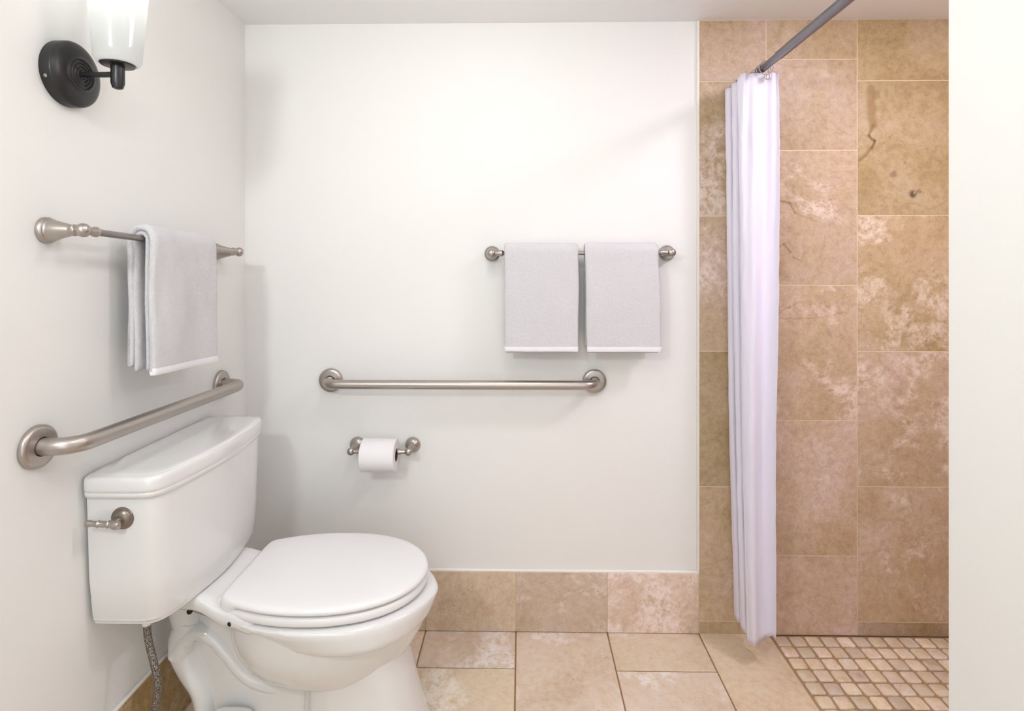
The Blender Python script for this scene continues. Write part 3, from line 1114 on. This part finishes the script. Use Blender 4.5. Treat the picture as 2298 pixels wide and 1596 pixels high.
# ---------------------------------------------------------------- wall sconce
SYc, SZc = 1.128, 1.613
sconce = thing('wall_sconce', 'black wall sconce with a lit white glass shade on the left wall', 'wall lamp', (XL, SYc, SZc))
bm = bmesh.new()
prof = [(0, 0.0655), (0.020, 0.0655), (0.0225, 0.0645), (0.0260, 0.0600), (0.030, 0.050), (0.0325, 0.040)]
for k in range(4):
    r0 = 0.034 - k * 0.007
    prof += [(0.0335 + k * 0.0004, r0), (0.0350 + k * 0.0004, r0 - 0.0015), (0.0350 + k * 0.0004, r0 - 0.003), (0.0330 + k * 0.0004, r0 - 0.0045)]
prof += [(0.036, 0.008), (0.037, 0.0)]
lathe(bm, (XL, SYc, SZc), (1, 0, 0), prof, 72)
bp = part('back_plate', bm, M['bronze'], sconce, 40)
for a in (200, 320):
    bm = bmesh.new()
    dy, dz = math.cos(math.radians(a)), math.sin(math.radians(a))
    lathe(bm, (XL + 0.011, SYc + dy * 0.065, SZc + dz * 0.065), (0, dy, dz), [(0, 0.0035), (0.0015, 0.0035), (0.0022, 0.002)], 14)
    o = sub('screw', bm, M['grommet'], bp, sconce, 40)
AX = XL + 0.108
bm = bmesh.new()
tube(bm, [(XL + 0.034, SYc, SZc), (AX - 0.008, SYc, SZc)], 0.0057, 20)
part('arm', bm, M['bronze'], sconce, 50)
bm = bmesh.new()
lathe(bm, (AX, SYc, SZc - 0.030), (0, 0, 1), [(0, 0.005), (0.002, 0.0095), (0.012, 0.0125), (0.046, 0.0125), (0.048, 0.030), (0.052, 0.032), (0.054, 0.031)], 36)
part('holder_cup', bm, M['bronze'], sconce, 40)
sh = bpy.data.materials.new('opal_glass')
sh.use_nodes = True
nt = sh.node_tree
nt.nodes.remove(nt.nodes['Principled BSDF'])
outn = nt.nodes['Material Output']
tr = nt.nodes.new('ShaderNodeBsdfTranslucent')
tr.inputs[0].default_value = (0.80, 0.81, 0.80, 1)
df = nt.nodes.new('ShaderNodeBsdfDiffuse')
df.inputs[0].default_value = (0.76, 0.78, 0.77, 1)
tp = nt.nodes.new('ShaderNodeBsdfTransparent')
gl = nt.nodes.new('ShaderNodeBsdfGlossy')
gl.inputs['Roughness'].default_value = 0.15
m1 = nt.nodes.new('ShaderNodeMixShader')
m1.inputs[0].default_value = 0.40
nt.links.new(tr.outputs[0], m1.inputs[1])
nt.links.new(df.outputs[0], m1.inputs[2])
m2 = nt.nodes.new('ShaderNodeMixShader')
m2.inputs[0].default_value = 0.02
nt.links.new(m1.outputs[0], m2.inputs[1])
nt.links.new(tp.outputs[0], m2.inputs[2])
m3 = nt.nodes.new('ShaderNodeMixShader')
m3.inputs[0].default_value = 0.05
nt.links.new(m2.outputs[0], m3.inputs[1])
nt.links.new(gl.outputs[0], m3.inputs[2])
nt.links.new(m3.outputs[0], outn.inputs[0])
bm = bmesh.new()
SB = SZc + 0.020
rings = []
for dz, r in ((0.002, 0.004), (0.0, 0.030), (0.003, 0.0385), (0.010, 0.0425), (0.03, 0.0440), (0.08, 0.0480), (0.13, 0.0520), (0.19, 0.0570), (0.21, 0.0590)):
    rings.append([(AX + r * math.cos(2 * PI * k / 56), SYc + r * math.sin(2 * PI * k / 56), SB + dz) for k in range(56)])
loft(bm, rings, cap1=False)
part('glass_shade', bm, sh, sconce, 60)


def bulb(loc, power):
    d = bpy.data.lights.new('sconce_bulb_light', 'POINT')
    d.energy = power
    d.shadow_soft_size = 0.03
    d.color = (1.0, 0.98, 0.95)
    o = bpy.data.objects.new('sconce_bulb_light', d)
    C.objects.link(o)
    o.location = loc


bulb((AX, SYc, SB + 0.190), SCONCE_POWER)
# its twin on the same wall, beside the mirror next to the camera
twin = sconce.copy()
C.objects.link(twin)
twin.location = (XL, 0.20, SZc)
twin['label'] = 'second black wall sconce with white glass shade, nearer the camera on the left wall'
for ch in list(sconce.children):
    c2 = ch.copy()
    C.objects.link(c2)
    c2.parent = twin
    for g_ in ch.children:
        d2 = g_.copy()
        C.objects.link(d2)
        d2.parent = c2
bulb((AX, 0.20, SB + 0.120), TWIN_POWER)
for s_ in (sconce, twin):
    s_['group'] = 'wall sconces on the left wall'
